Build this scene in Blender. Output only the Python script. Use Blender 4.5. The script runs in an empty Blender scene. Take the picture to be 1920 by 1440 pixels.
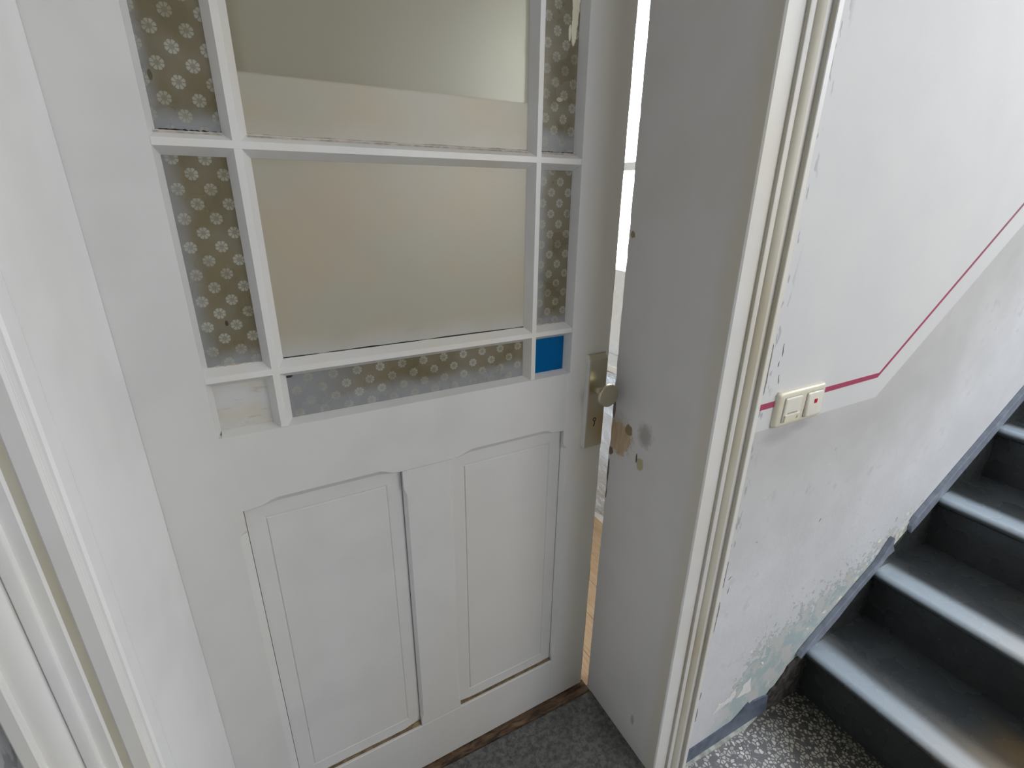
import bpy, bmesh, math, random
from mathutils import Matrix, Vector
random.seed(7)
SC = bpy.context.scene
COL = SC.collection
R = math.radians

# ------------------------------------------------------------------ camera
FPX, PITCH, ROLL, YAW = 928.387, 0.366167, -0.0123386, 0.485167
def _ray(u, v, f):
    c, s = math.cos(ROLL), math.sin(ROLL)
    u, v = c*u - s*v, s*u + c*v
    cp, sp = math.cos(PITCH), math.sin(PITCH)
    r = (u, f*cp - v*sp, -v*cp - f*sp)
    cy, sy = math.cos(YAW), math.sin(YAW)
    return Vector((r[0]*cy + r[1]*sy, -r[0]*sy + r[1]*cy, r[2]))
cam_d = bpy.data.cameras.new('camera'); cam = bpy.data.objects.new('camera', cam_d); COL.objects.link(cam)
cx, cy_, cz = _ray(1, 0, 0), -_ray(0, 1, 0), -_ray(0, 0, 1)
M = Matrix.Identity(4)
for i, a in enumerate((cx, cy_, cz)):
    for j in range(3): M[j][i] = a[j]
M.translation = Vector((0, -0.6, 1.49))
cam.matrix_world = M
cam_d.sensor_width = 36; cam_d.lens = FPX/1920*36; cam_d.clip_start = 0.02
SC.camera = cam

# ------------------------------------------------------------------ world, daylight, exposure
W = bpy.data.worlds.new('World'); SC.world = W; W.use_nodes = True
bg = W.node_tree.nodes['Background']; bg.inputs[0].default_value = (0.80, 0.90, 1.0, 1); bg.inputs[1].default_value = 1.6
def area(name, loc, target, sx, sy, power, col):
    l = bpy.data.lights.new(name, 'AREA'); l.shape = 'RECTANGLE'; l.size = sx; l.size_y = sy; l.energy = power; l.color = col
    o = bpy.data.objects.new(name, l); COL.objects.link(o); o.location = loc
    o.rotation_euler = (Vector(target) - Vector(loc)).to_track_quat('-Z', 'Z').to_euler(); return o
area('daylight_landing_window', (4.54, -1.25, 3.05), (3.4, -1.25, 2.75), 1.9, 2.0, 72, (0.93, 0.965, 1.0))
area('daylight_hall_window', (2.0, -2.54, 1.95), (1.8, -1.0, 1.8), 1.7, 1.5, 32, (1.0, 0.975, 0.94))
area('daylight_room_window', (1.49, 1.68, 1.60), (0.5, 1.68, 1.5), 2.0, 1.4, 60, (1.0, 0.98, 0.93))
area('added_room_side_fill', (-1.87, 1.8, 1.6), (0, 1.6, 1.2), 1.4, 1.3, 55, (0.90, 0.95, 1.0))  # unseen fill light, added to brighten foil, panel and floor in the gap
vs = SC.view_settings
vs.view_transform = 'Standard'; vs.look = 'None'; vs.gamma = 1.0; vs.exposure = 0.37; vs.use_curve_mapping = False
try:
    SC.cycles.use_denoising = True
    SC.cycles.max_bounces = 6; SC.cycles.diffuse_bounces = 3; SC.cycles.glossy_bounces = 3; SC.cycles.transmission_bounces = 5; SC.cycles.use_adaptive_sampling = True; SC.cycles.adaptive_threshold = 0.05; SC.cycles.adaptive_min_samples = 16
    SC.cycles.caustics_reflective = False; SC.cycles.caustics_refractive = False
except Exception: pass

# ------------------------------------------------------------------ node helpers
class NT:
    def __init__(s, name):
        s.m = bpy.data.materials.new(name); s.m.use_nodes = True
        s.t = s.m.node_tree; s.n = s.t.nodes; s.b = s.n['Principled BSDF']
        tc = s.n.new('ShaderNodeTexCoord'); s.obj = tc.outputs['Object']
        sp = s.n.new('ShaderNodeSeparateXYZ'); s.t.links.new(s.obj, sp.inputs[0])
        s.x, s.y, s.z = sp.outputs
    def L(s, a, b): s.t.links.new(a, b)
    def put(s, sock, v):
        if hasattr(v, 'is_linked') or isinstance(v, bpy.types.NodeSocket): s.L(v, sock)
        elif isinstance(v, (tuple, list)) and len(v) == 3 and sock.type == 'RGBA': sock.default_value = (*v, 1)
        else: sock.default_value = v
    def ma(s, op, a, b=0.0, c=None, clamp=False):
        n = s.n.new('ShaderNodeMath'); n.operation = op; n.use_clamp = clamp
        s.put(n.inputs[0], a); s.put(n.inputs[1], b)
        if c is not None: s.put(n.inputs[2], c)
        return n.outputs[0]
    def mix(s, f, a, b, mode='MIX'):
        n = s.n.new('ShaderNodeMix'); n.data_type = 'RGBA'; n.blend_type = mode
        s.put(n.inputs[0], f); s.put(n.inputs[6], a); s.put(n.inputs[7], b); return n.outputs[2]
    def mapv(s, scale=(1, 1, 1), loc=(0, 0, 0)):
        n = s.n.new('ShaderNodeMapping'); n.inputs['Scale'].default_value = scale; n.inputs['Location'].default_value = loc
        s.L(s.obj, n.inputs['Vector']); return n.outputs[0]
    def noise(s, scale, detail=3, rough=0.55, vec=None, dist=0.0):
        n = s.n.new('ShaderNodeTexNoise'); n.inputs['Scale'].default_value = scale; n.inputs['Detail'].default_value = detail
        n.inputs['Roughness'].default_value = rough; n.inputs['Distortion'].default_value = dist
        s.L(vec or s.obj, n.inputs['Vector']); return n.outputs[0]
    def voro(s, scale, feat='F1', vec=None, out='Distance', rnd=1.0):
        n = s.n.new('ShaderNodeTexVoronoi'); n.feature = feat; n.inputs['Scale'].default_value = scale
        n.inputs['Randomness'].default_value = rnd
        s.L(vec or s.obj, n.inputs['Vector']); return n.outputs[out]
    def ss(s, v, a, b, o0=0.0, o1=1.0):           # smoothstep a..b -> o0..o1
        n = s.n.new('ShaderNodeMapRange'); n.interpolation_type = 'SMOOTHSTEP'
        s.put(n.inputs[0], v)
        for i, q in enumerate((a, b, o0, o1)): s.put(n.inputs[1+i], q)
        return n.outputs[0]
    def spot(s, a, b, ca, cb, ra, rb, nz=None, amp=0.5, soft=0.25):   # ragged elliptical mark
        da = s.ma('DIVIDE', s.ma('SUBTRACT', a, ca), ra); db = s.ma('DIVIDE', s.ma('SUBTRACT', b, cb), rb)
        d = s.ma('SQRT', s.ma('ADD', s.ma('MULTIPLY', da, da), s.ma('MULTIPLY', db, db)))
        if nz is not None: d = s.ma('ADD', d, s.ma('MULTIPLY', s.ma('SUBTRACT', nz, 0.5), amp*2))
        return s.ss(d, 1.0-soft, 1.0+soft*0.3, 1.0, 0.0)
    def bump(s, h, st=0.3, dist=0.002):
        n = s.n.new('ShaderNodeBump'); n.inputs['Strength'].default_value = st; n.inputs['Distance'].default_value = dist
        s.L(h, n.inputs['Height']); s.L(n.outputs[0], s.b.inputs['Normal'])
    def fin(s, col, rough=0.5, metal=0.0, spec=0.5):
        s.put(s.b.inputs['Base Color'], col); s.put(s.b.inputs['Roughness'], rough); s.put(s.b.inputs['Metallic'], metal)
        s.b.inputs['Specular IOR Level'].default_value = spec
        return s.m

def paint(name, base, yellow=None, rough=0.42, blot=0.06, bump=0.12, ys=3.0):
    k = NT(name)
    n1 = k.noise(7, 2); n2 = k.noise(70, 1)
    c = k.mix(k.ss(n1, 0.35, 0.7), base, tuple(v*(1-blot) for v in base))
    if yellow: c = k.mix(k.ss(k.noise(ys, 2, vec=k.mapv((1, 1, .35))), 0.42, 0.66, 0, 0.8), c, yellow)
    k.bump(n2, bump, 0.0012)
    return k.fin(c, rough)

def plain(name, col, rough=0.5, metal=0.0, amt=0.12, scale=40, spec=0.5, bump=0.0):
    k = NT(name); n = k.noise(scale, 1)
    c = k.mix(k.ss(n, 0.3, 0.7), tuple(v*(1-amt) for v in col), tuple(min(1, v*(1+amt)) for v in col))
    if bump: k.bump(n, bump)
    return k.fin(c, rough, metal, spec)

MAT = {}
MAT['door'] = paint('door_paint', (0.72, 0.72, 0.72), yellow=(0.70, 0.69, 0.66))
def stile_r():
    k = NT('handled_stile_paint'); n = k.noise(6, 2)
    c = k.mix(k.ss(k.ma('ADD', k.x, k.ma('MULTIPLY', k.ma('SUBTRACT', n, .5), .06)), .84, .90), (0.74, 0.735, 0.72), (0.80, 0.765, 0.66))
    c = k.mix(k.ma('MULTIPLY', k.ma('MULTIPLY', k.ss(k.x, .9425, .9465), k.ss(k.noise(40, 3, .65, vec=k.mapv((1, 1, .25))), .48, .56)), .9), c, (0.30, .21, .12))   # paint worn off the arris
    k.bump(k.noise(70, 1), .12, .0012); return k.fin(c, .42)
MAT['stile_r'] = stile_r()
MAT['muntin'] = paint('muntin_paint', (0.78, 0.78, 0.775), yellow=(0.76, 0.735, 0.67), ys=9)
MAT['casing'] = paint('casing_paint', (0.82, 0.82, 0.815), yellow=(0.78, 0.745, 0.65), ys=5)
MAT['yellowed'] = paint('yellowed_groove_paint', (0.66, 0.63, 0.53), yellow=(0.56, 0.51, 0.38), ys=8)
MAT['strip'] = paint('edge_strip_paint', (0.80, 0.79, 0.76), yellow=(0.74, 0.70, 0.57), ys=4)

# lining with knocked-off paint beside the lock
def lining_right():
    k = NT('lining_right_paint')
    n1 = k.noise(7, 2); n2 = k.noise(60, 1); rg = k.noise(70, 3, 0.7)
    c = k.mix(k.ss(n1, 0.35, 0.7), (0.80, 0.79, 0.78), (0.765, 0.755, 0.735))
    Y, Z = k.y, k.z
    c = k.mix(k.ma('MULTIPLY', k.ss(k.ma('ADD', Y, k.ma('MULTIPLY', k.ma('SUBTRACT', n1, .5), .05)), .008, .050, 1, 0), .8), c, (0.74, 0.70, 0.58))
    sm = k.spot(Y, Z, 0.178, 0.962, 0.028, 0.034, rg, 0.5, 0.6); c = k.mix(k.ma('MULTIPLY', sm, 0.75), c, (0.36, 0.35, 0.31))
    hal = k.spot(Y, Z, 0.272, 0.925, 0.062, 0.062, rg, 0.45, 0.5); c = k.mix(k.ma('MULTIPLY', hal, 0.8), c, (0.60, 0.56, 0.45))
    wd = k.spot(Y, Z, 0.266, 0.918, 0.046, 0.046, rg, 0.5, 0.12)
    c = k.mix(wd, c, k.mix(k.ss(k.noise(90, 4, vec=k.mapv((1, 1, .2))), .35, .65), (0.60, 0.42, 0.25), (0.66, 0.52, 0.36)))
    for (cy, cz, ry, rz, col) in ((0.233, 0.953, .014, .016, (0.30, 0.25, 0.12)), (0.184, 0.884, .013, .018, (0.50, 0.47, 0.27)),
                                  (0.286, 1.409, .009, .008, (0.34, 0.28, 0.16)), (0.293, 0.868, .010, .012, (0.20, .14, .10)),
                                  (0.197, 0.893, .003, .014, (0.10, .09, .07)), (0.294, 0.99, .006, .03, (0.25, .2, .17)),
                                  (0.095, 0.10, .006, .02, (0.55, .53, .50)),
                                  (0.297, 0.80, .004, .05, (.16, .13, .11)), (0.298, 0.74, .004, .02, (.16, .13, .11))):
        c = k.mix(k.spot(Y, Z, cy, cz, ry, rz, rg, 0.6, 0.2), c, col)
    k.bump(n2, 0.15, 0.0014)
    return k.fin(c, 0.5)
MAT['lining_r'] = lining_right()
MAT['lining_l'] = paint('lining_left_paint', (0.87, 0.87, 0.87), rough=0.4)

# plastered stair wall: white above, grey dado below, flaking along the stair
XK, ZK, MK = 1.358, 1.020, 0.818
def dado(k, n, nf):
    lo = k.mix(k.ss(n, .3, .7), (0.69, 0.71, 0.75), (0.75, 0.77, 0.815))
    dl = k.ma('ADD', ZK, k.ma('MULTIPLY', k.ma('MAXIMUM', k.ma('SUBTRACT', k.x, XK), 0.0), MK))
    light_falloff = k.ss(k.ma('ADD', k.ma('SUBTRACT', dl, k.z), k.ma('MULTIPLY', k.ma('SUBTRACT', n, .5), .22)), .0, .62, 1, 0)   # light falloff painted in: darker near the line, paler lower down
    lo = k.mix(light_falloff, lo, k.mix(k.ss(n, .3, .7), (0.53, 0.535, 0.535), (0.58, 0.585, 0.585)))
    return k.mix(k.ss(k.ma('MULTIPLY', k.ss(nf, .5, .75), k.ss(n, .45, .65)), 0, 1, 0, .35), lo, (0.47, 0.465, 0.46))
def wall_upper():
    k = NT('stair_wall_plaster'); X, Z = k.x, k.z
    dline = k.ma('ADD', ZK, k.ma('MULTIPLY', k.ma('MAXIMUM', k.ma('SUBTRACT', X, XK), 0.0), MK))
    below = k.ss(k.ma('SUBTRACT', Z, dline), -0.0012, 0.0012, 1, 0)
    n = k.noise(4.5, 3, 0.6); nf = k.noise(26, 2)
    up = k.mix(k.ss(n, .35, .7), (0.69, 0.695, 0.705), (0.66, 0.67, 0.685))
    c = k.mix(below, up, dado(k, n, nf))
    ch = k.ma('MULTIPLY', k.ss(k.voro(30, vec=k.mapv((1, 1, .6))), 0.05, 0.10, 1, 0), k.ss(n, .60, .64))
    c = k.mix(k.ma('MULTIPLY', ch, .6), c, (0.74, 0.75, 0.75))
    cc = k.ma('MULTIPLY', k.ss(X, 0.908, 0.938, 1, 0), k.ss(k.noise(42, 2, vec=k.mapv((1.6, 1, .5))), .57, .61))
    c = k.mix(k.ma('MULTIPLY', cc, .75), c, (0.33, .34, .36))
    for (cx_, cz_, rx, rz) in ((0.985, 0.995, .06, .026), (1.06, 1.006, .05, .014), (1.24, .90, .006, .004), (1.16, .80, .004, .012)):
        c = k.mix(k.ma('MULTIPLY', k.spot(X, Z, cx_, cz_, rx, rz, nf, .4, .8), .55), c, (0.36, .36, .37))
    k.bump(k.noise(34, 2), 0.16, 0.002)
    return k.fin(c, k.ma('SUBTRACT', 0.72, k.ma('MULTIPLY', below, 0.18)))
def wall_lower():
    k = NT('stair_wall_flaking_plaster'); X, Z = k.x, k.z
    n = k.noise(4.5, 3, 0.6); nf = k.noise(26, 2)
    c = dado(k, n, nf)
    fc = k.n.new('ShaderNodeFloatCurve'); cu = fc.mapping.curves[0]
    pts = [(0.86, .06), (0.98, .13), (1.06, .24), (1.11, .34), (1.27, .405), (1.45, .455), (1.61, .50), (1.77, .55), (1.86, .55), (1.92, .50), (2.3, .70)]
    x0, x1 = 0.86, 2.3
    P = cu.points
    P[0].location = (0, pts[0][1]); P[1].location = (1, pts[-1][1])
    for a, b in pts[1:-1]: P.new((a-x0)/(x1-x0), b)
    fc.mapping.update()
    k.L(k.ma('DIVIDE', k.ma('SUBTRACT', X, x0), x1-x0, clamp=True), fc.inputs[1])
    fz = fc.outputs[0]
    rag = k.noise(16, 3, 0.65); rag2 = k.noise(46, 4, 0.7)
    depth = k.ma('SUBTRACT', fz, Z)                              # metres below the zone's upper edge
    d2 = k.ma('ADD', depth, k.ma('MULTIPLY', k.ma('SUBTRACT', rag, .5), 0.34))
    dens = k.ss(d2, -0.02, 0.20)
    vis = k.ma('MULTIPLY', k.ss(depth, -0.10, 0.02), k.ss(X, 0.95, 1.06))
    thr = k.ma('ADD', rag2, k.ma('MULTIPLY', dens, 0.30))
    off = k.ma('MULTIPLY', k.ss(thr, 0.625, 0.65), vis)
    under = k.mix(k.ss(rag, .44, .58), (0.47, 0.575, 0.60), (0.64, 0.655, 0.65))
    c = k.mix(off, c, under)
    edge = k.ma('MULTIPLY', k.ma('MULTIPLY', k.ss(thr, 0.607, 0.625), k.ss(thr, 0.628, 0.642, 1, 0)), vis)
    rim = k.ma('MULTIPLY', k.ma('MULTIPLY', k.ss(thr, 0.575, 0.595), k.ss(thr, 0.60, 0.612, 1, 0)), vis)
    c = k.mix(k.ma('MULTIPLY', rim, .8), c, (0.86, 0.86, 0.85))
    crk = k.ma('MULTIPLY', edge, k.ss(nf, .44, .54))
    c = k.mix(k.ma('MULTIPLY', crk, 0.9), c, (0.16, 0.16, 0.15))
    k.bump(k.ma('ADD', k.ma('MULTIPLY', rag2, 0.5), k.ma('MULTIPLY', off, -1.3)), 0.5, 0.004)
    return k.fin(c, 0.55)
MAT['wall'] = wall_upper(); MAT['wall_lo'] = wall_lower()
MAT['plaster'] = plain('white_plaster', (0.78, 0.785, 0.79), 0.8, amt=.04, scale=5, bump=.1)
MAT['ceil'] = plain('ceiling_plaster', (0.82, 0.82, 0.82), 0.85, amt=.03, scale=5)
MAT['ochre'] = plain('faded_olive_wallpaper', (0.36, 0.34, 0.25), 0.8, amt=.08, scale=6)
k = NT('red_stripe_paint'); MAT['red'] = k.fin(k.mix(k.ss(k.ma('ADD', k.x, k.ma('MULTIPLY', k.noise(60, 1), .2)), 1.5, 2.1), (0.40, 0.062, 0.125), (0.27, 0.14, 0.17)), .5)
MAT['basepaint'] = plain('blue_grey_skirting_paint', (0.115, 0.145, 0.205), 0.38, amt=.2, scale=30, bump=.2)
MAT['stringpaint'] = plain('blue_grey_string_paint', (0.24, 0.275, 0.345), 0.42, amt=.12, scale=40, bump=.15)
MAT['soot'] = plain('bare_dark_render', (0.055, 0.050, 0.046), 0.9, amt=.6, scale=50, bump=.8)
MAT['crack'] = plain('open_plaster_crack', (0.20, 0.20, 0.21), .9, amt=.4, scale=90)
MAT['cement'] = plain('cement_fillet', (0.52, 0.54, 0.50), 0.8, amt=.25, scale=50, bump=.4)
MAT['chip'] = plain('bright_filler', (0.86, 0.86, 0.85), 0.7, amt=.03)
MAT['bareplaster'] = plain('bare_lime_plaster', (0.62, 0.64, 0.60), 0.85, amt=.2, scale=60, bump=.5)

def stair_mat(name, base, wear_and_band):
    k = NT(name)
    n = k.noise(12, 2)
    c = k.mix(k.ss(n, .3, .7), base, tuple(v*1.25 for v in base))
    if wear_and_band:
        wy = k.noise(3.2, 2, vec=k.mapv((1, .6, 1)))
        w = k.ma('MULTIPLY', k.ss(wy, .38, .56), k.ss(k.y, -0.55, -0.22, 1, 0))
        c = k.mix(k.ma('MULTIPLY', w, .75), c, (0.22, 0.15, 0.06))
        # paler band along the nosing, blue-grey by the wall, whiter further out
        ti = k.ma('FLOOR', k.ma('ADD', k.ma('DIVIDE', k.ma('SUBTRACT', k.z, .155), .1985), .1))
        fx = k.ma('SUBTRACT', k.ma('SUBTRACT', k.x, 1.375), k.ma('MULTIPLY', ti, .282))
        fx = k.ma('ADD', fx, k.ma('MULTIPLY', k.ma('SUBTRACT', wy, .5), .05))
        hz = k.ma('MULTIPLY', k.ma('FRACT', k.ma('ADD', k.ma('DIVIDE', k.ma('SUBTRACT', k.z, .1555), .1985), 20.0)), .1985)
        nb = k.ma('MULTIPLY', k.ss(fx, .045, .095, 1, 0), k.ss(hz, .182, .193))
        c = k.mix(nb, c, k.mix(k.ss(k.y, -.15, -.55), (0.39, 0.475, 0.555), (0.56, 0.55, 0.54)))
    return k.fin(c, k.ss(n, .2, .8, .24, .30), 0, .7)
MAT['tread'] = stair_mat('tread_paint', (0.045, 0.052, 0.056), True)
MAT['riser'] = stair_mat('riser_paint', (0.032, 0.036, 0.037), False)

def terrazzo():
    k = NT('terrazzo')
    v = k.mapv()
    mixv = k.n.new('ShaderNodeVectorMath'); mixv.operation = 'ADD'
    sc = k.n.new('ShaderNodeVectorMath'); sc.operation = 'SCALE'; sc.inputs[3].default_value = .006
    nz = k.n.new('ShaderNodeTexNoise'); nz.inputs['Scale'].default_value = 70; k.L(k.obj, nz.inputs['Vector'])
    k.L(nz.outputs[1], sc.inputs[0]); k.L(v, mixv.inputs[0]); k.L(sc.outputs[0], mixv.inputs[1])
    e = k.voro(92, 'DISTANCE_TO_EDGE', mixv.outputs[0]); col = k.voro(92, 'F1', mixv.outputs[0], 'Color')
    sp = k.n.new('ShaderNodeSeparateColor'); k.L(col, sp.inputs[0])
    chip = k.ma('MULTIPLY', k.ss(e, .10, .17), k.ss(sp.outputs[0], .22, .26))
    dirt = k.noise(7, 4)
    # grime gathered along the step and the corner
    gx = k.ma('ADD', k.x, k.ma('MULTIPLY', k.ma('SUBTRACT', dirt, .5), .35))
    gr = k.ss(gx, 1.06, 1.32)
    stone = k.mix(sp.outputs[1], (0.46, 0.46, 0.45), (0.84, 0.84, 0.84))
    matrix = k.mix(dirt, (0.13, 0.13, 0.135), (0.28, 0.28, 0.30))
    c = k.mix(chip, matrix, stone)
    c = k.mix(k.ma('MULTIPLY', gr, .9), c, k.mix(chip, (0.035, 0.032, 0.026), (0.24, .225, .16)))
    k.bump(chip, .15, .001)
    return k.fin(c, k.ss(dirt, .3, .7, .22, .45))
MAT['terrazzo'] = terrazzo()
def stone():
    k = NT('threshold_stone')
    a = k.noise(60, 3, .7); b = k.noise(9, 2)
    c = k.mix(k.ss(a, .35, .65), (0.075, 0.075, 0.073), (0.17, 0.17, 0.165))
    c = k.mix(k.ma('MULTIPLY', k.ss(b, .5, .7), .5), c, (0.105, .105, .085))
    c = k.mix(k.ma('MULTIPLY', k.ss(k.noise(180, 3), .62, .72), .5), c, (.34, .34, .33))
    k.bump(a, .5, .002)
    return k.fin(c, .62)
MAT['stone'] = stone()
def wood(name, a, b, rough=.5, gs=(9, .8, 9)):
    k = NT(name)
    g = k.noise(14, 3, .6, vec=k.mapv(gs), dist=.6)
    c = k.mix(k.ss(g, .3, .7), a, b); c = k.mix(k.ma('MULTIPLY', k.ss(k.noise(6, 3), .5, .7), .3), c, tuple(v*.7 for v in a))
    k.bump(g, .15, .001); return k.fin(c, rough)
MAT['oak'] = wood('floor_board_wood', (0.62, 0.40, 0.22), (0.74, 0.54, 0.34))
MAT['sill'] = wood('worn_sill_wood', (0.045, 0.030, 0.020), (0.23, 0.145, 0.09), .85, (1.4, 5, 5))
MAT['barewood'] = wood('bare_brown_wood', (0.13, 0.085, 0.045), (0.27, 0.20, 0.105), .8, (3, 3, 3))
MAT['gold'] = NT('champagne_metal').fin((0.55, 0.50, 0.36), 0.34, 1.0)
MAT['silver'] = plain('painted_side_reflection', (0.78, 0.78, 0.77), .45, .25, amt=.03)  # pale tone that paints the reflection on the lock plate's left side
MAT['black'] = plain('black_void', (0.012, 0.011, 0.010), .8)
MAT['plastic'] = plain('cream_plastic', (0.76, 0.72, 0.59), 0.28, amt=.02)
MAT['plastic2'] = plain('pale_plastic', (0.80, 0.785, 0.70), 0.25, amt=.02)
MAT['redlens'] = plain('red_lens', (0.55, 0.03, 0.07), 0.2, amt=.05)
MAT['print'] = plain('grey_print', (0.36, 0.37, 0.33), 0.5, amt=.1)
MAT['dust'] = plain('dusty_ledge_paint', (0.46, 0.41, 0.35), .9, amt=.25, scale=80)

# panes
def flower_pane(name, s0, z0, step, haze, tears=()):
    k = NT(name); X, Z = k.x, k.z
    def lat(ox, oz):
        fx = k.ma('SUBTRACT', k.ma('FRACT', k.ma('ADD', k.ma('DIVIDE', k.ma('SUBTRACT', X, s0+ox), step), 100.5)), .5)
        fz = k.ma('SUBTRACT', k.ma('FRACT', k.ma('ADD', k.ma('DIVIDE', k.ma('SUBTRACT', Z, z0+oz), step), 100.5)), .5)
        r = k.ma('MULTIPLY', k.ma('SQRT', k.ma('ADD', k.ma('MULTIPLY', fx, fx), k.ma('MULTIPLY', fz, fz))), step*1000)   # mm
        th = k.ma('ARCTAN2', fz, fx)
        pet = k.ma('ABSOLUTE', k.ma('SINE', k.ma('MULTIPLY', th, 4.0)))                # eight petals
        rim = k.ma('ADD', 7.4, k.ma('MULTIPLY', k.ma('POWER', pet, .5), 1.5))
        body = k.ss(k.ma('SUBTRACT', r, rim), -.6, .4, 1, 0)
        slit = k.ma('ADD', k.ss(pet, .12, .45), k.ss(r, 2.8, 4.0, 1, 0), clamp=True)
        hol = k.ss(r, 2.6, 4.6, .35, 1.0)
        return k.ma('MULTIPLY', k.ma('MULTIPLY', body, slit), hol)
    f = k.ma('MAXIMUM', lat(0, 0), lat(step/2, step/2))
    n = k.noise(6, 2); n2 = k.noise(20, 2); n3 = k.noise(14, 3, .55)
    base = k.mix(k.ss(n, .32, .68), (0.140, 0.118, 0.064), (0.195, 0.166, 0.102))
    base = k.mix(k.ma('MULTIPLY', k.ss(n2, .45, .75), .3), base, (0.20, .20, .17))
    grey = None
    for (axis, a, b) in haze:                                   # clouded bands along an edge of the pane
        v = {'x': X, 'z': Z}[axis]
        q = k.ss(k.ma('ADD', v, k.ma('MULTIPLY', k.ma('SUBTRACT', n3, .5), .035)), a, b)
        grey = q if grey is None else k.ma('MAXIMUM', grey, q)
    if grey is not None: base = k.mix(k.ma('MULTIPLY', grey, .9), base, (0.29, 0.30, 0.315))
    c = k.mix(k.ma('MULTIPLY', f, k.ss(n2, .3, .6, .40, .80)), base, k.mix(k.ss(n, .4, .6), (0.36, 0.36, 0.29), (0.42, .43, .39)))
    for (sx, sz, rx, rz, col) in tears: c = k.mix(k.spot(X, Z, sx, sz, rx, rz, k.noise(110, 4, .7, vec=k.mapv((1, 1, .4))), .5, .12), c, col)
    return k.fin(c, k.ss(n2, .3, .7, .22, .42))
DK = (0.03, 0.028, 0.02); WH = (0.80, 0.77, 0.60)  # WH paints the bright room showing through torn film
MAT['pane_lu'] = flower_pane('flower_film_a', .149, 1.714, .042, [('z', 1.605, 1.575), ('x', .125, .100)], [(.117, 1.636, .003, .007, (.10, .09, .05))])
MAT['pane_lm'] = flower_pane('flower_film_b', .142, 1.512, .0416, [('z', 1.245, 1.215), ('x', .135, .100)], [(.149, 1.287, .0022, .0045, (.05, .03, .02))])
MAT['pane_ru'] = flower_pane('flower_film_c', .775, 1.817, .0416, [('z', 1.615, 1.59)], [(.814, 1.84, .009, .06, WH), (.812, 1.780, .006, .026, WH), (.803, 1.775, .003, .014, WH), (.785, 1.663, .007, .004, (.50, .43, .33)), (.745, 1.645, .003, .010, WH)])
MAT['pane_rm'] = flower_pane('flower_film_d', .775, 1.494, .0416, [('x', .775, .745), ('z', 1.25, 1.22)])
MAT['pane_b'] = flower_pane('flower_film_e', .480, 1.174, .0440, [('z', 1.150, 1.115), ('x', .40, .25)], [(.228, 1.182, .007, .004, DK)])

def cream_pane(name, film_top=None, ofs=0):
    k = NT(name); X, Z = k.x, k.z
    n = k.noise(5.5, 4, vec=k.mapv((1, 1, 1.2), (ofs, 0, ofs))); n2 = k.noise(30, 4)
    c = k.mix(k.ss(n, .36, .64), (0.445, 0.39, 0.295), (0.415, 0.40, 0.325))
    hz = k.ss(k.ma('ADD', Z, k.ma('MULTIPLY', k.ma('SUBTRACT', n, .5), .12)), 1.268, 1.205) if film_top is None else k.ss(k.ma('ADD', Z, k.ma('MULTIPLY', k.ma('SUBTRACT', n, .5), .10)), 1.60, 1.555, 0, .6)
    c = k.mix(k.ma('MULTIPLY', hz, .75), c, (0.50, 0.505, 0.495))
    c = k.mix(k.ma('MULTIPLY', k.ss(k.voro(14), 0, .02, 1, 0), .7), c, (.15, .12, .08))
    k.fin(c, .38)
    if film_top is not None:
        tl = k.n.new('ShaderNodeBsdfTranslucent'); tl.inputs[0].default_value = (.78, .80, .74, 1)
        gl = k.n.new('ShaderNodeBsdfRefraction'); gl.inputs['Roughness'].default_value = .55; gl.inputs['IOR'].default_value = 1.25; gl.inputs[0].default_value = (.86, .88, .82, 1)
        df = k.n.new('ShaderNodeBsdfPrincipled'); df.inputs['Base Color'].default_value = (.33, .30, .215, 1); df.inputs['Roughness'].default_value = .3
        m1 = k.n.new('ShaderNodeMixShader'); m1.inputs[0].default_value = .74; k.L(gl.outputs[0], m1.inputs[1]); k.L(df.outputs[0], m1.inputs[2])
        m2 = k.n.new('ShaderNodeMixShader'); m2.inputs[0].default_value = .25; k.L(m1.outputs[0], m2.inputs[1]); k.L(tl.outputs[0], m2.inputs[2])
        mx = k.n.new('ShaderNodeMixShader'); k.L(k.ss(Z, film_top-.0015, film_top+.0035), mx.inputs[0])
        k.L(k.b.outputs[0], mx.inputs[1]); k.L(m2.outputs[0], mx.inputs[2])
        k.L(mx.outputs[0], k.n['Material Output'].inputs[0])
    return k.m
MAT['pane_cu'] = cream_pane('satin_pane_with_film', 1.650, 3)
MAT['pane_cm'] = cream_pane('satin_pane')
def white_pane():
    k = NT('clouded_white_pane'); n = k.noise(14, 5, .65, vec=k.mapv((1, 1, 1.6)))
    c = k.mix(k.ss(n, .38, .62), (0.60, 0.575, 0.50), (0.62, 0.62, 0.625))
    c = k.mix(k.ma('MULTIPLY', k.ss(k.noise(60, 3, vec=k.mapv((.5, 1, 2.2))), .60, .66), .4), c, (.40, .36, .28))
    return k.fin(c, .35)
MAT['pane_w'] = white_pane()
MAT['pane_blue'] = plain('cobalt_blue_glass', (0.0, 0.115, 0.34), .12, amt=.08, scale=12, spec=.15)
MAT['foil'] = NT('crinkled_foil'); _f = MAT['foil']; _n = _f.noise(22, 5, .7); _f.bump(_n, .9, .012); MAT['foil'] = _f.fin(_f.mix(_f.ss(_f.z, .22, .42), (.50, .52, .54), (.72, .80, .90)), .45, .25)
MAT['white'] = plain('white_enamel', (0.80, 0.80, 0.78), .35, amt=.03)
k = NT('window_glass'); k.b.inputs['Transmission Weight'].default_value = 1.0; k.b.inputs['IOR'].default_value = 1.02; MAT['glass'] = k.fin((1, 1, 1), 0.0)

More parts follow.
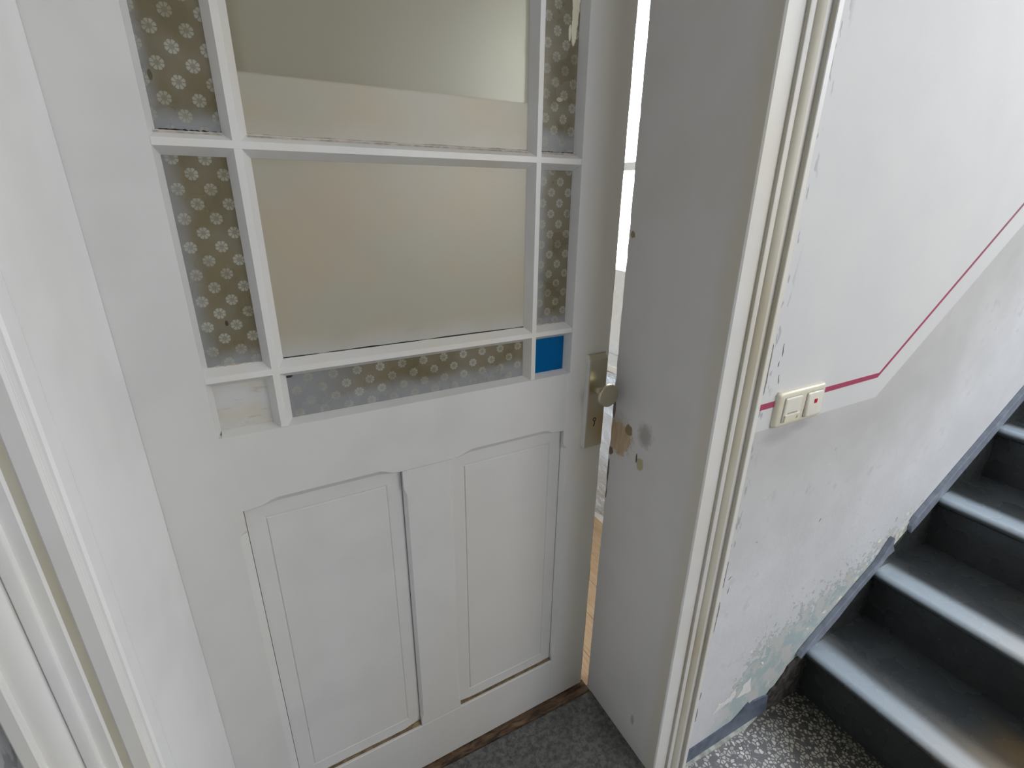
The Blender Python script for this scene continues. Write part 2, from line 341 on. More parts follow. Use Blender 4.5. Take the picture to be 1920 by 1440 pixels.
# ------------------------------------------------------------------ mesh helpers
def mesh(name, verts, faces, mat, parent=None, smooth=False, bevel=0.0, seg=2):
    me = bpy.data.meshes.new(name); bm = bmesh.new()
    vv = [bm.verts.new(v) for v in verts]
    for f in faces:
        try: bm.faces.new([vv[i] for i in f])
        except ValueError: pass
    bmesh.ops.recalc_face_normals(bm, faces=bm.faces)
    if bevel:
        eds = [e for e in bm.edges if len(e.link_faces) == 2 and e.calc_face_angle(0) > R(25)]
        bmesh.ops.bevel(bm, geom=eds, offset=bevel, segments=seg, profile=.5, affect='EDGES', clamp_overlap=True)
    bm.to_mesh(me); bm.free()
    if smooth:
        for p in me.polygons: p.use_smooth = True
        try: me.set_sharp_from_angle(angle=R(35))
        except Exception: pass
    me.materials.append(mat if not isinstance(mat, str) else MAT[mat])
    o = bpy.data.objects.new(name, me); COL.objects.link(o)
    if parent: o.parent = parent
    return o
def boxg(x0, x1, y0, y1, z0, z1, verts, faces):
    b = len(verts)
    verts += [(x, y, z) for z in (z0, z1) for y in (y0, y1) for x in (x0, x1)]
    faces += [[b+i for i in f] for f in ((0, 1, 3, 2), (4, 6, 7, 5), (0, 4, 5, 1), (2, 3, 7, 6), (0, 2, 6, 4), (1, 5, 7, 3))]
def box(name, x0, x1, y0, y1, z0, z1, mat, parent=None, bevel=0.0, smooth=False):
    v, f = [], []; boxg(x0, x1, y0, y1, z0, z1, v, f); return mesh(name, v, f, mat, parent, smooth, bevel)
def boxes(name, L, mat, parent=None):
    v, f = [], []
    for b in L: boxg(*b, v, f)
    return mesh(name, v, f, mat, parent)
def loft(name, secs, mat, parent=None, smooth=False, bevel=0.0):   # secs: closed rings of equal length
    n = len(secs[0]); v = [p for s in secs for p in s]; f = []
    for i in range(len(secs)-1):
        for j in range(n):
            a = i*n+j; b = i*n+(j+1) % n; f.append((a, b, b+n, a+n))
    f.append(list(range(n))); f.append([(len(secs)-1)*n+j for j in range(n)])
    return mesh(name, v, f, mat, parent, smooth, bevel)
def prism(name, pts, axis, a, b, mat, parent=None, smooth=False, bevel=0.0):
    mk = {'x': lambda p, t: (t, p[0], p[1]), 'y': lambda p, t: (p[0], t, p[1]), 'z': lambda p, t: (p[0], p[1], t)}[axis]
    return loft(name, [[mk(p, a) for p in pts], [mk(p, b) for p in pts]], mat, parent, smooth, bevel)
def lathe(name, prof, cen, mat, parent=None, n=40):      # axis along -y: prof = (r, y)
    v, f = [], []
    for (r, y) in prof:
        for i in range(n):
            t = 2*math.pi*i/n; v.append((cen[0]+r*math.cos(t), cen[1]+y, cen[2]+r*math.sin(t)))
    for i in range(len(prof)-1):
        for j in range(n):
            a = i*n+j; b = i*n+(j+1) % n; f.append((a, b, b+n, a+n))
    f.append(list(range(n))); f.append([(len(prof)-1)*n+j for j in range(n)])
    return mesh(name, v, f, mat, parent, True)
def tag(o, label=None, cat=None, group=None, kind=None):
    if label: o['label'] = label
    if cat: o['category'] = cat
    if group: o['group'] = group
    if kind: o['kind'] = kind
    return o
def empty(name, loc=(0, 0, 0), rz=0.0):
    o = bpy.data.objects.new(name, None); COL.objects.link(o); o.location = loc; o.rotation_euler = (0, 0, rz); o.empty_display_size = .1; return o
S = 'structure'

# ------------------------------------------------------------------ the setting
XL, XR, FZ, WT, TOP = -0.214, 0.765, -0.044, 0.305, 2.18
HX, HY, DA = -0.194, 0.293, R(1.6)
# wall with the doorway (flat, y = 0)
wf = boxes('wall_front', [(-2.2, XL-.03, 0, WT, FZ, 4.5), (XR+.03, 4.6, 0, WT, .70, 4.5), (XL-.03, XR+.03, 0, WT, TOP+.03, 4.5)], 'wall')
wf.data.materials.append(MAT['wall_lo'])
_v, _f = [], []; boxg(XR+.03, 4.6, 0, WT, FZ, .70, _v, _f)
_me = wf.data; _bm = bmesh.new(); _bm.from_mesh(_me); _vv = [_bm.verts.new(q) for q in _v]
for q in _f:
    _ff = _bm.faces.new([_vv[i] for i in q]); _ff.material_index = 1
bmesh.ops.recalc_face_normals(_bm, faces=_bm.faces); _bm.to_mesh(_me); _bm.free()
tag(wf, 'white plaster stair wall with grey dado and flaking paint', 'wall', kind=S)
# painted red line: level, then climbing with the stair
T = -0.0006
prism('red_stripe', [(.868, 1.0705), (1.3395, 1.0765), (1.3420, 1.0885), (.868, 1.0845)], 'y', T, .001, 'red', wf)
prism('red_stripe', [(1.3395, 1.0765), (2.7, 1.0765+.838*1.3605), (2.7, 1.0765+.838*1.3605+.0098), (1.3420, 1.0885)], 'y', T, .001, 'red', wf)
# bright filler patches low on the wall
for pts in ([(.974, .106), (.988, .121), (.996, .136), (1.012, .128), (1.037, .136), (1.045, .150), (1.059, .156), (1.067, .142), (1.062, .125), (1.052, .118), (1.028, .117), (1.0, .110)],
            [(1.074, .112), (1.083, .124), (1.096, .143), (1.092, .152), (1.10, .157), (1.112, .158), (1.124, .171), (1.127, .146), (1.139, .106), (1.110, .110)]):
    prism('filler_patch', pts, 'y', -.0008, .001, 'chip', wf)
# loose curled flakes near the step
for (x, z, w, h, a) in ((1.50, .305, .004, .05, 40), (1.566, .352, .004, .035, 42), (1.605, .39, .0035, .03, 40), (1.775, .535, .004, .03, 38), (1.215, .088, .006, .03, 55),
                        (1.09, .29, .003, .014, 20), (1.43, .28, .003, .018, 30), (1.36, .245, .003, .012, 10), (1.30, .20, .003, .016, 60), (1.64, .475, .004, .02, 35), (1.25, .16, .004, .02, 50), (1.16, .21, .003, .014, -20)):
    ca, sa = math.cos(R(a)), math.sin(R(a)); q = []
    for (u, v_, yy) in ((-h/2, 0, -.0005), (-h/6, -w*.8, -.003), (h/4, -w, -.004), (h/2, 0, -.0008), (h/5, w*.5, -.0006), (-h/4, w*.4, -.0006)):
        q.append((x+u*ca-v_*sa, yy, z+u*sa+v_*ca))
    mesh('paint_flake', q+[(p[0], 0.0008, p[2]) for p in q], [(0, 1, 2, 3, 4, 5)]+[(i, (i+1) % 6, 6+(i+1) % 6, 6+i) for i in range(6)], 'bareplaster', wf)

z = .12
while z < 1.55:
    ln = .03+random.random()*.10; n = 5
    if random.random() < .45:
        pts = [(.900, z)]+[(.9062+random.random()*.0032*math.sin(math.pi*(i+.5)/n), z+ln*(i+.5)/n) for i in range(n)]+[(.900, z+ln)]
        prism('plaster_crack', pts, 'y', -.0006, .001, 'crack', wf)
    z += ln+random.random()*.05
for (x, z, h, a) in ((.946, 1.135, .022, 100), (.935, 1.17, .012, 80), (.940, 1.20, .028, 95), (.952, 1.10, .012, 60), (.925, .62, .014, 40), (.928, .58, .02, 80), (1.00, .70, .006, 0), (1.26, .68, .012, 60)):
    ca, sa = math.cos(R(a)), math.sin(R(a))
    prism('plaster_crack', [(x+u*ca-w*sa, z+u*sa+w*ca) for u, w in ((-h/2, 0), (-h/6, -.0013), (h/6, .0002), (h/2, 0), (h/6, .0014), (-h/6, .0009))], 'y', -.0006, .001, 'crack', wf)
fl = box('floor', -2.2, 4.6, -2.6, 0.0, FZ-.12, FZ, 'terrazzo'); tag(fl, 'dark speckled terrazzo floor at the foot of the stairs', 'floor', kind=S)
# worn cement fillet and painted skirting between casing and stair
rag = lambda a: (random.random()-.5)*a
bt = [(.868, .010), (.93, .011), (1.0, .013), (1.075, .016), (1.10, .030), (1.125, .048), (1.140, .058), (1.15, .046), (1.165, .050), (1.19, .046), (1.215, .040), (1.232, .036)]
bb = prism('baseboard_right', bt+[(1.245, FZ), (.868, FZ)], 'y', -.005, .001, 'basepaint'); tag(bb, 'chipped blue-grey painted skirting beside the door casing', 'baseboard', kind=S)
cf = prism('trim_5', [(.868, 0), (.868, -.011), (.95, -.012), (1.02, -.015), (1.09, -.013), (1.13, -.016), (1.17, -.010), (1.20, -.006), (1.20, 0)], 'z', FZ, FZ+.006, 'cement'); tag(cf, 'worn pale cement strip along the foot of the skirting', 'trim', kind=S)
dk = [(1.20, FZ), (1.205, .042), (1.225, .030), (1.243, .052), (1.262, .058), (1.282, .082), (1.295, .095), (1.305, .118), (1.322, .126), (1.338, .134), (1.40, .136), (1.404, FZ)]
prism('bare_render', dk, 'y', -.004, .001, 'soot', wf)

bw = boxes('wall_back', [(-2.2, 1.10, -2.75, -2.6, FZ, 4.5), (2.90, 4.6, -2.75, -2.6, FZ, 4.5), (1.10, 2.90, -2.75, -2.6, FZ, 1.15), (1.10, 2.90, -2.75, -2.6, 2.75, 4.5)], 'plaster'); tag(bw, 'white hall wall behind the viewer with a window', 'wall', kind=S)
lw = box('wall_left', -2.35, -2.2, -2.75, WT, FZ, 4.5, 'plaster'); tag(lw, 'white hall wall at the far left', 'wall', kind=S)
rw = boxes('wall_right', [(4.6, 4.75, -2.75, -2.25, FZ, 4.5), (4.6, 4.75, -.25, WT, FZ, 4.5), (4.6, 4.75, -2.25, -.25, FZ, 1.95), (4.6, 4.75, -2.25, -.25, 4.15, 4.5)], 'plaster'); tag(rw, 'white landing wall with a tall window', 'wall', kind=S)
ce = box('ceiling', -2.35, 4.75, -2.75, WT, 4.5, 4.6, 'ceil'); tag(ce, 'white stairwell ceiling', 'ceiling', kind=S)
def window(name, label, plane, a0, a1, z0, z1, at, th=.05, nv=1, nh=1, low=None):
    e = empty(name, (0, 0, 0)); tag(e, label, 'window', kind=S)
    def bx(nm, p0, p1, q0, q1, m, t0=at, t1=at+th):
        if plane == 'x': box(nm, t0, t1, p0, p1, q0, q1, m, e)
        else: box(nm, p0, p1, t0, t1, q0, q1, m, e)
    w = .06
    bx('frame', a0, a0+w, z0, z1, 'white'); bx('frame', a1-w, a1, z0, z1, 'white'); bx('frame', a0+w, a1-w, z0, z0+w, 'white'); bx('frame', a0+w, a1-w, z1-w, z1, 'white')
    for i in range(1, nv+1):
        c = a0+(a1-a0)*i/(nv+1); bx('glazing_bar', c-.02, c+.02, z0+w, z1-w, 'white')
    for i in range(1, nh+1):
        c = z0+(z1-z0)*i/(nh+1); bx('glazing_bar', a0+w, a1-w, c-.015, c+.015, 'white', at+.005, at+th-.005)
    bx('pane', a0+w, a1-w, z0+w, z1-w, 'glass', at+.02, at+.024)
    if low: bx('lower_panel', a0+w, a1-w, z0+w, low, 'white', at-.01, at+.018)
    return e
window('window_2', 'tall white stairwell window above the landing', 'x', -2.25, -.25, 1.95, 4.15, 4.66)
window('window_3', 'white hall window behind the viewer', 'y', 1.10, 2.90, 1.15, 2.75, -2.70)

# ------------------------------------------------------------------ room behind the door
RX = 1.36
rf = empty('floor', (0, 0, 0)); tag(rf, 'orange-brown floorboards of the room behind the ajar door', 'floor', kind=S)
yb = .31; i = 0
xw = -1.8
while xw < RX+.02:
    x2 = min(xw+.11, RX+.02); box('floor_board', xw+.0008, x2-.0008, yb, 3.6, -.034, -.010, 'oak', rf); xw += .11
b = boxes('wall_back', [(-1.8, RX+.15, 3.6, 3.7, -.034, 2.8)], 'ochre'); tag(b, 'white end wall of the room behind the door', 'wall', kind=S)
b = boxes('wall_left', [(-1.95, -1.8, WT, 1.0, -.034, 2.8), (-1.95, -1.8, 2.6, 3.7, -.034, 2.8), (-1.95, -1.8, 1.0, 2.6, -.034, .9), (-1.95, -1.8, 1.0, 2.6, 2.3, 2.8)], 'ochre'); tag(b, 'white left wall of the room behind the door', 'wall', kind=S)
b = boxes('wall_right', [(RX, RX+.15, WT, .62, -.034, 2.8), (RX, RX+.15, 2.75, 3.6, -.034, 2.8), (RX, RX+.15, .62, 2.75, -.034, .80), (RX, RX+.15, .62, 2.75, 2.40, 2.8)], 'plaster'); tag(b, 'white window wall glimpsed through the door gap', 'wall', kind=S)
b = box('ceiling', -1.95, RX+.15, WT, 3.7, 2.8, 2.9, 'ceil'); tag(b, 'white ceiling of the room behind the door', 'ceiling', kind=S)
b = prism('baseboard_right', [(RX, -.010), (RX-.018, -.010), (RX-.018, .025), (RX-.010, .035), (RX, .035)], 'y', .32, 3.58, 'white', smooth=False)
b.data.transform(Matrix(((1, 0, 0, 0), (0, 1, 0, 0), (0, 0, 1, 0), (0, 0, 0, 1)))); tag(b, 'pale skirting under the foil in the far room', 'baseboard', kind=S)
window('added_window_4', 'unseen window added for fill light in the room behind the door', 'x', 1.0, 2.6, .9, 2.3, -1.93)  # window added around the side fill light, out of view
window('window_1', 'bright white framed window of the room behind the door', 'x', .62, 2.75, .80, 2.40, RX+.06, low=1.19)
sl = box('window_sill', RX-.06, RX+.055, .60, 2.77, .785, .815, 'white', bevel=.004); tag(sl, 'white window sill glimpsed through the door gap', 'window sill')
# crinkled foil sheet standing below the sill
v, f = [], []; NY, NZ = 24, 30
for j in range(NZ+1):
    for i2 in range(NY+1):
        y = .66+1.08*i2/NY; z = .04+.73*j/NZ
        v.append((RX-.030+.012*math.sin(7*z+5*y)*math.sin(19*y)+rag(.008), y, z))
for j in range(NZ):
    for i2 in range(NY):
        a = j*(NY+1)+i2; f.append((a, a+1, a+NY+2, a+NY+1))
fo = mesh('foil_sheet', v, f, 'foil'); sm_ = fo.modifiers.new('Solidify', 'SOLIDIFY'); sm_.thickness = .002
tag(fo, 'crinkled silver-blue foil sheet seen through the gap beside the door', 'foil sheet')

# ------------------------------------------------------------------ doorway trims
def casing(name, x0, sgn, label):
    if sgn > 0: prof = [(0, .02), (0, -.001), (.003, -.004), (.0440, -.004)]
    else: prof = [(0, .02), (0, -.001), (.003, -.004), (.0185, -.004), (.021, -.0018), (.029, -.0018), (.0315, -.004), (.0440, -.004)]
    ya = len(prof)-1
    prof += [(.0445, -.0105), (.0460, -.0115), (.0560, -.0115), (.0570, -.0105), (.0570, -.0045)]
    yb_ = len(prof)-1
    for i in range(1, 9):
        t = i/8*math.pi/2; prof.append((.0570+.0255*(1-math.cos(t)), -.0045-.0145*math.sin(t)))
    yc = len(prof)-1
    prof += [(.0830, -.0190), (.0830, -.0275), (.0842, -.0290), (.0955, -.0290), (.0975, -.027), (.0975, .02)]
    secs = [[(x0+sgn*p[0], p[1], z) for p in prof] for z in (FZ, .4, .8, 1.2, 1.6, 2.0, TOP+.1)]
    o = loft(name, secs, 'casing', smooth=True); tag(o, label, 'door casing', kind=S)
    o.data.materials.append(MAT['yellowed'])
    n = len(prof); yel = (set(range(yb_, yc-2)) | {yc+1} | {ya}) if sgn > 0 else {4}
    for i, p in enumerate(o.data.polygons):
        if i < n*(len(secs)-1) and (i % n) in yel: p.material_index = 1
    return o
casing('trim_1', XR, 1, 'moulded off-white casing between dark reveal and stair wall')
casing('trim_2', XL, -1, 'moulded off-white casing at the left picture edge')
prism('trim_6', [(-.001, TOP), (-.001, TOP+.1), (-.0235, TOP+.1), (-.022, TOP+.083), (-.012, TOP+.056), (-.004, TOP+.0445), (-.004, TOP)], 'x', XL-.1, XR+.1, 'casing')
tag(bpy.data.objects['trim_6'], 'moulded off-white casing over the doorway', 'door casing', kind=S)
# linings of the reveal, ragged along the back edge
def lining(name, front, back, th, mat, label, ragged):
    (xf, yf), (xb, yb_) = front, back
    L = math.hypot(xb-xf, yb_-yf); ex, ey = (xb-xf)/L, (yb_-yf)/L; sg = 1 if th > 0 else -1
    e = empty(name); tag(e, label, 'door lining', kind=S)
    def P(d, o, z): return (xf+ex*d+sg*o, yf+ey*d, z)
    secs = []; n = 150 if ragged else 2
    for i in range(n+1):
        z = FZ+(TOP-FZ)*i/n
        j = 0
        if ragged:
            j = -abs(random.gauss(0, .0007))
            if .55 < z < 1.15 and random.random() < .5: j -= random.random()*.003
        secs.append([P(.0525, 0.0, z), P(L-.0015+j, 0.0, z), P(L+j, .0015, z), P(L, abs(th), z), P(.0525, abs(th), z)])
    loft('lining_board', secs, mat, e)
    pr = [(.0, .0004), (.0012, -.0002), (.010, -.0002), (.012, .0016), (.020, .0016), (.024, -.0006), (.050, -.0006), (.0518, .0008), (.0518, abs(th)), (0, abs(th))]
    if ragged: pr = [(.0, .0004), (.0012, -.0002), (.012, -.0002), (.0530, 0.0), (.0530, abs(th)), (0, abs(th))]
    loft('edge_strip', [[P(d, o, z) for d, o in pr] for z in (FZ, TOP)], mat, e)
    return e
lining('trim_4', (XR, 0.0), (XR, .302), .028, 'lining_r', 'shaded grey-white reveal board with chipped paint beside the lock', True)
lining('trim_3', (XL, 0.0), (HX+.0015, .2928), -.028, 'lining_l', 'bright white reveal board on the hinge side of the door', False)
b = box('trim_7', XL-.03, XR+.03, -.001, .302, TOP, TOP+.03, 'lining_l'); tag(b, 'white head board over the door', 'door lining', kind=S)
th = box('trim_8', XL-.028, XR+.028, -.05, .2835, FZ, -.001, 'stone', bevel=.004); tag(th, 'dark grey stone threshold slab in front of the door', 'threshold', kind=S)
v, f = [], []
secs = []
for i in range(41):
    x = XL+(XR-XL)*i/40; y0 = .283+rag(.003); zt = -.006+rag(.004)
    secs.append([(x, y0, FZ), (x, y0, zt-.004), (x, y0+.006, zt), (x, .33, zt), (x, .33, FZ)])
ws = loft('trim_9', secs, 'sill'); tag(ws, 'splintered brown wooden sill strip under the door', 'threshold', kind=S)

# ------------------------------------------------------------------ the door (local: x along the leaf, y into the room)
D = empty('door_1', (HX, HY, 0), DA); tag(D, 'white panelled door standing ajar with glazed upper half', 'door', kind=S)
DW, DH, DT = .947, 2.10, .040
GZ, GT = 1.094, 1.985        # glazing bottom and top edge on the face
def stile(left):
    zs = [.004, .165, .185, .205, .25]+[.3+.05*i for i in range(12)]+[.875, .893, .905, .944, 1.093, 1.096]+[1.15+.06*i for i in range(14)]+[GT, GT+.003, DH]
    secs = []
    for z in zs:
        if z < .19 or .9 < z <= 1.0935 or z > GT+.001: e, e2, c = (.1155, .116, .0005)
        elif z < 1.0: e, e2, c = .1025, .116, .010
        else: e, e2, c = .102, .109, .020
        if .19 < z < .206: e, e2, c = .108, .116, .006
        j = 0 if left else rag(.0011)
        if not left and .75 < z < .93: j -= random.random()*.0015
        if not left:
            if z > 1.0 and z <= GT+.001 and z > 1.0935: e, e2 = DW-.833, DW-.824
            else: e, e2 = e+.007, e2+.007
        pts = [(0-j*0, .0015), (.0015, 0), (e, 0), (e2, c), (e2, DT), (0, DT)]
        secs.append([((p[0] if left else DW-p[0]+(j if p[0] < .01 else 0)), p[1], z) for p in pts])
    return loft('stile', secs, 'door' if left else 'stile_r', D)
stile(True); stile(False)
def lock_rail():
    ss_ = [.109, .120, .150, .163, .175]+[.2+.03*i for i in range(6)]+[.367, .378, .392, .410, .53, .550, .563, .575]+[.6+.03*i for i in range(6)]+[.765, .778, .790, .82, .830]
    secs = []
    for s in ss_:
        ch = 0
        if .170 < s < .370 or .570 < s < .770: ch = 1.0
        elif .160 < s < .380 or .560 < s < .780: ch = .75
        elif .148 < s < .395 or .548 < s < .793: ch = .25
        secs.append([(s, .0004, .9445+.0125*ch), (s, .0004, GZ), (s, .020, GZ+.0075), (s, DT, GZ+.0075), (s, DT, .9445), (s, .0004+.010*ch+.0002, .9445)])
    return loft('lock_rail', secs, 'door', D)
lock_rail()
loft('bottom_rail', [[(s, .0004, .0045), (s, .0004, .1645), (s, .0015, .1655), (s, DT, .1655), (s, DT, .0045)] for s in (.1155, .824)], 'door', D)
loft('top_rail', [[(s, .0004, GT), (s, .0004, DH), (s, DT, DH), (s, DT, GT-.007), (s, .02, GT-.007)] for s in (.109, .83)], 'door', D)
secs = []
for z in [.166, .18, .195, .205, .25, .4, .6, .8, .872, .885, .893, .905, .944]:
    c = 0.0 if (z < .19 or z > .90) else (.5 if (z < .2 or z > .89) else 1.0)
    w = .0065*c+.0003; d = .0060*c+.0003
    secs.append([(.414, d+.0004, z), (.414+w, .0004, z), (.526-w, .0004, z), (.526, d+.0004, z), (.526, DT, z), (.414, DT, z)])
loft('mullion', secs, 'door', D)
def panel(s0, s1, z0, z1):
    def ring(i, d): return [(s0+i, d, z0+i), (s1-i, d, z0+i), (s1-i, d, z1-i), (s0+i, d, z1-i)]
    secs = [ring(0, .030), ring(0, .0125), ring(.030, .0135), ring(.0325, .0150), ring(.0335, .0150), ring(.035, .0128), ring(.09, .0126)]
    p = loft('panel', secs, 'door', D)
    return p
for (a, b2) in ((.117, .413), (.527, .823)):
    panel(a, b2, .1690, .9435)
    # bare wood showing along the lower edge, widest in the corners
    secs = []
    for i in range(25):
        t = i/24; s = a+(b2-a)*t; w = .0004+.0070*max(0, 1-abs(t-(0 if a > .5 else 1))/.16)+.0055*max(0, 1-abs(t-.98)/.16)+.0016*random.random()*(1 if .3 < t < .8 else .3)
        secs.append([(s, .006, .1660), (s, .0124, .1660), (s, .0124, .1660+w), (s, .0116, .1660+w)])
    loft('bare_wood_edge', secs, 'barewood', D)
# glazing bars: bevelled section
FB, BB = .0052, .0165
def vbar(c): return loft('glazing_bar', [[(c-FB, .0008, z), (c+FB, .0008, z), (c+BB, .0205, z), (c+BB, .034, z), (c-BB, .034, z), (c-BB, .0205, z)] for z in (GZ+.001, GT)], 'muntin', D)
def hbar(c):
    o = loft('glazing_bar', [[(s, .0006, c-FB), (s, .0006, c+FB), (s, .0203, c+BB), (s, .034, c+BB), (s, .034, c-BB), (s, .0203, c-BB)] for s in (.1025, .8325)], 'muntin', D)
    return o
vbar(.2075); vbar(.7300)
for c in (1.1995, 1.5530): hbar(c)
SX = [(.107, .191), (.2240, .7135), (.7465, .826)]
SZ = [(1.099, 1.183), (1.216, 1.5365), (1.5695, GT-.005)]
pm = [['pane_w', 'pane_b', 'pane_blue'], ['pane_lm', 'pane_cm', 'pane_rm'], ['pane_lu', 'pane_cu', 'pane_ru']]
pl = {'pane_w': 'small clouded white pane', 'pane_b': 'long flower-print pane under the large glass', 'pane_blue': 'small cobalt blue pane', 'pane_lm': 'flower-print pane left of the cream glass',
      'pane_cm': 'large cream satin pane', 'pane_rm': 'narrow greyish flower-print pane', 'pane_lu': 'upper left flower-print pane', 'pane_cu': 'satin pane with cream film along its lower part', 'pane_ru': 'upper right flower-print pane with torn film'}
for r in range(3):
    for c in range(3):
        p = box('glass_pane', SX[c][0]-.004, SX[c][1]+.004, .0208, .0248, SZ[r][0]-.004, SZ[r][1]+.004, pm[r][c], D); p['label'] = pl[pm[r][c]]
        # dark ragged putty line at the foot of the pane
        n = 22; a0, a1 = SX[c]; zb = SZ[r][0]-.001
        secs = []
        for i in range(n+1):
            s = a0+(a1-a0)*i/n; h = .0012+random.random()*.0022
            secs.append([(s, .0185, zb-.001), (s, .0209, zb-.001), (s, .0209, zb+h)])
        loft('putty_line', secs, 'black' if (r+c) % 2 == 0 else 'dust', p)
        # dust lying on the bar
        if r > 0: prism('dust_line', [(SX[c][0], .012), (SX[c][1], .012), (SX[c][1], .0207), (SX[c][0], .0207)], 'z', zb-.0035, zb-.001, 'dust', p) if r == 2 else None
# lock plate, knob and keyhole
pz0, pz1 = .886, 1.133
plate = loft('lock_plate', [[(.8795, 0, z), (.8815, -.012+t, z), (.8835, -.014+t, z), (.9335, -.014+t, z), (.9365, -.011+t, z), (.9375, 0, z)] for z, t in ((pz0, .0015), (pz0+.0015, 0), (pz1-.012, 0), (pz1, .009))], 'gold', D)
plate.data.materials.append(MAT['silver'])
for p in plate.data.polygons:
    if p.normal.x < -.8: p.material_index = 1  # left side: bright reflection put into the colour
plate['label'] = 'champagne metal lock plate'
knob = lathe('knob', [(.0095, -.013), (.0095, -.026), (.0088, -.027), (.0088, -.034), (.0105, -.041), (.018, -.048), (.0265, -.051), (.0285, -.053), (.0285, -.058), (.0272, -.0605), (.014, -.0612)], (.9075, 0, 1.043), 'gold', plate, 48)
knob['label'] = 'round door knob'
kc = (.9065, .9635)
kv, kf = [], []
for i in range(20):
    t = 2*math.pi*i/20
    for r_ in (.0052, .0028): kv.append((kc[0]+r_*math.cos(t), -.0143, kc[1]+r_*math.sin(t)))
for i in range(20):
    a = 2*i; b2 = 2*((i+1) % 20); kf.append((a, b2, b2+1, a+1))
ring = mesh('keyhole', kv, kf, 'black', plate); so = ring.modifiers.new('Solidify', 'SOLIDIFY'); so.thickness = .0006
prism('keyhole', [(kc[0]-.0006, kc[1]-.004), (kc[0]+.0018, kc[1]-.003), (kc[0]+.0016, kc[1]-.012), (kc[0]-.0002, kc[1]-.0185), (kc[0]-.003, kc[1]-.0185), (kc[0]-.0035, kc[1]-.0165), (kc[0]-.0010, kc[1]-.0135)], 'y', -.0145, -.0130, 'black', plate)

# ------------------------------------------------------------------ double switch by the casing
sw = empty('switch_panel', (1.031, 0, 1.063)); tag(sw, 'cream double switch plate with bell push and red-marked rocker', 'switch panel')
def rrect(w, h, r, n=5):
    P = []
    for (sx, sz, a0) in ((1, 1, 0), (-1, 1, 90), (-1, -1, 180), (1, -1, 270)):
        for i in range(n+1):
            t = R(a0+90*i/n); P.append((sx*(w-r)+r*math.cos(t), sz*(h-r)+r*math.sin(t)))
    return P
def plate_loft(name, cx, cz, rings, mat, parent):
    return loft(name, [[(cx+x, y, cz+z) for x, z in rrect(w, h, r)] for (w, h, r, y) in rings], mat, parent, smooth=True)
plate_loft('cover_frame', 0, 0, [(.0815, .0415, .007, 0), (.0815, .0415, .007, -.004), (.079, .039, .007, -.0085), (.075, .036, .006, -.0105), (.070, .033, .004, -.0108)], 'plastic', sw)
for cx0 in (-.0355, .0390):
    plate_loft('insert_gap', cx0, 0, [(.0285, .0295, .003, -.009), (.0285, .0295, .003, -.0112)], 'print', sw)
bell = plate_loft('bell_push', -.0355, 0, [(.0272, .0282, .003, -.0105), (.0272, .0282, .003, -.0135), (.0255, .0265, .003, -.0150), (.024, .025, .003, -.0152)], 'plastic2', sw)
loft('push_button', [[(-.0355+x, y, z) for x, z in ((-.0255, -.0265), (.0255, -.0265), (.0255, -.0105), (-.0255, -.0105))] for y in (-.0149, -.0175)], 'plastic', bell, bevel=.0008)
box('name_slot', -.052, -.020, -.0158, -.0150, -.0085, -.0055, 'print', bell)
bp = [(-.0035, -.0035), (.0035, -.0035), (.0022, -.0015), (.0020, .0018), (.0006, .0034), (-.0006, .0034), (-.0020, .0018), (-.0022, -.0015)]
prism('bell_symbol', [(-.020+x, -.0185+z) for x, z in bp], 'y', -.0180, -.0173, 'print', bell)
rock = loft('rocker', [[(.0390+x, y0+(dy if z > 0 else -dy), z) for x, z in rrect(.0272-i, .0282-i, .003)] for (i, y0, dy) in ((0, -.0105, 0), (0, -.0150, .0016), (.0018, -.0168, .0016), (.004, -.0172, .0016))], 'plastic2', sw, smooth=True)
box('red_marker', .0335, .0425, -.0183, -.0166, .0025, .0125, 'redlens', rock, bevel=.0006)

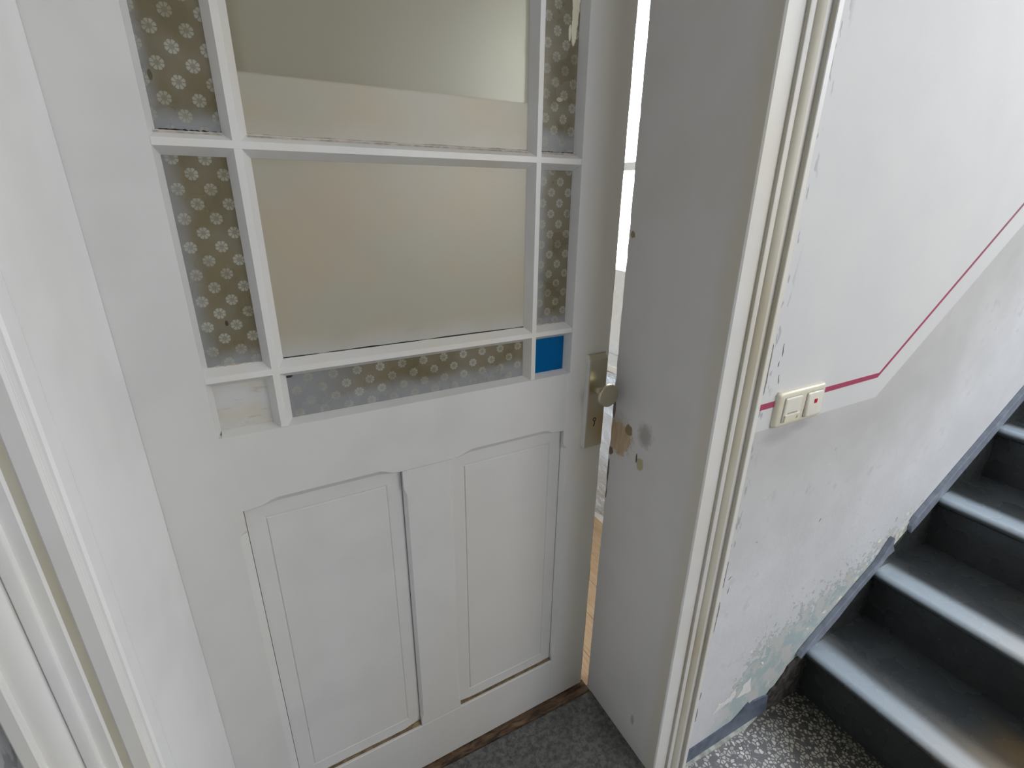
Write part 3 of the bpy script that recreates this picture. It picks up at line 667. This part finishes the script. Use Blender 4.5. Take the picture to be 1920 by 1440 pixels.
# ------------------------------------------------------------------ stairs
ST = empty('staircase', (1.405, -.6, FZ)); tag(ST, 'dark grey painted staircase climbing along the white wall', 'staircase')
NX0, RUN, Z1, RISE, NS, SWD = 1.375, .282, .155, .1985, 10, 1.20
def inv(o): o.matrix_parent_inverse = ST.matrix_world.inverted(); return o
bpy.context.view_layer.update()
nose = []
for i in range(9):
    t = i/8*math.pi; nose.append((.017-.017*math.sin(t), .017*math.cos(t)))   # rounded front edge
tp = [(RUN+.034, 0.0)]+[(p[0], p[1]-.017) for p in nose]+[(.034, -.034), (.036, -.046), (RUN+.034, -.046)]
for i in range(NS):
    x = NX0+RUN*i; z = Z1+RISE*i
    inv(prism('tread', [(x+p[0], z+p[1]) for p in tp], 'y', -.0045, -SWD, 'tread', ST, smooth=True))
    zb = FZ if i == 0 else z-RISE
    inv(prism('riser', [(x+.032, zb-.002), (x+.032, z-.034), (x+.05, z-.034), (x+.05, zb-.002)], 'y', -.0045, -SWD, 'riser', ST))
    # dark painted triangle of wall between tread and string
    xt = x+.03; zl = lambda q: .161+.7275*(q-1.333)-.044
    inv(prism('dark_skirting', [(xt+.01, z-.001), (x+RUN+.034, z-.001), (x+RUN+.034, zl(x+RUN+.034)), (xt+.01, max(z, zl(xt+.01)))], 'y', -.0075, -.0003, 'riser', ST))
# painted strip running up the wall above the treads, broken once
def strip(pts): inv(prism('string_strip', pts, 'y', -.016, -.0003, 'stringpaint', ST, bevel=.002))
zt = lambda q: .161+.7275*(q-1.333)
strip([(1.335, .150), (1.345, .168), (1.372, zt(1.372)), (1.45, zt(1.45)), (1.55, zt(1.55)), (1.65, zt(1.65)), (1.708, zt(1.708)+.038), (1.715, .44), (1.735, .412), (1.70, .40), (1.665, .366), (1.575, .302), (1.50, .232), (1.42, .178), (1.365, .156), (1.345, .139)])
strip([(1.80, .485), (1.82, zt(1.82)), (2.5, zt(2.5)), (4.25, zt(4.25)), (4.25, zt(4.25)-.052), (2.5, zt(2.5)-.052), (1.84, zt(1.84)-.056), (1.81, .455)])
inv(prism('bare_plaster', [(1.722, .440), (1.742, .462), (1.77, .475), (1.795, .488), (1.815, .50), (1.822, .455), (1.80, .43), (1.775, .418), (1.74, .412)], 'y', -.003, -.0003, 'bareplaster', ST))
# landing
lx = NX0+RUN*NS; lz = Z1+RISE*NS
inv(box('landing', lx, 4.59, -2.59, -.0045, lz-.2, lz, 'tread', ST))
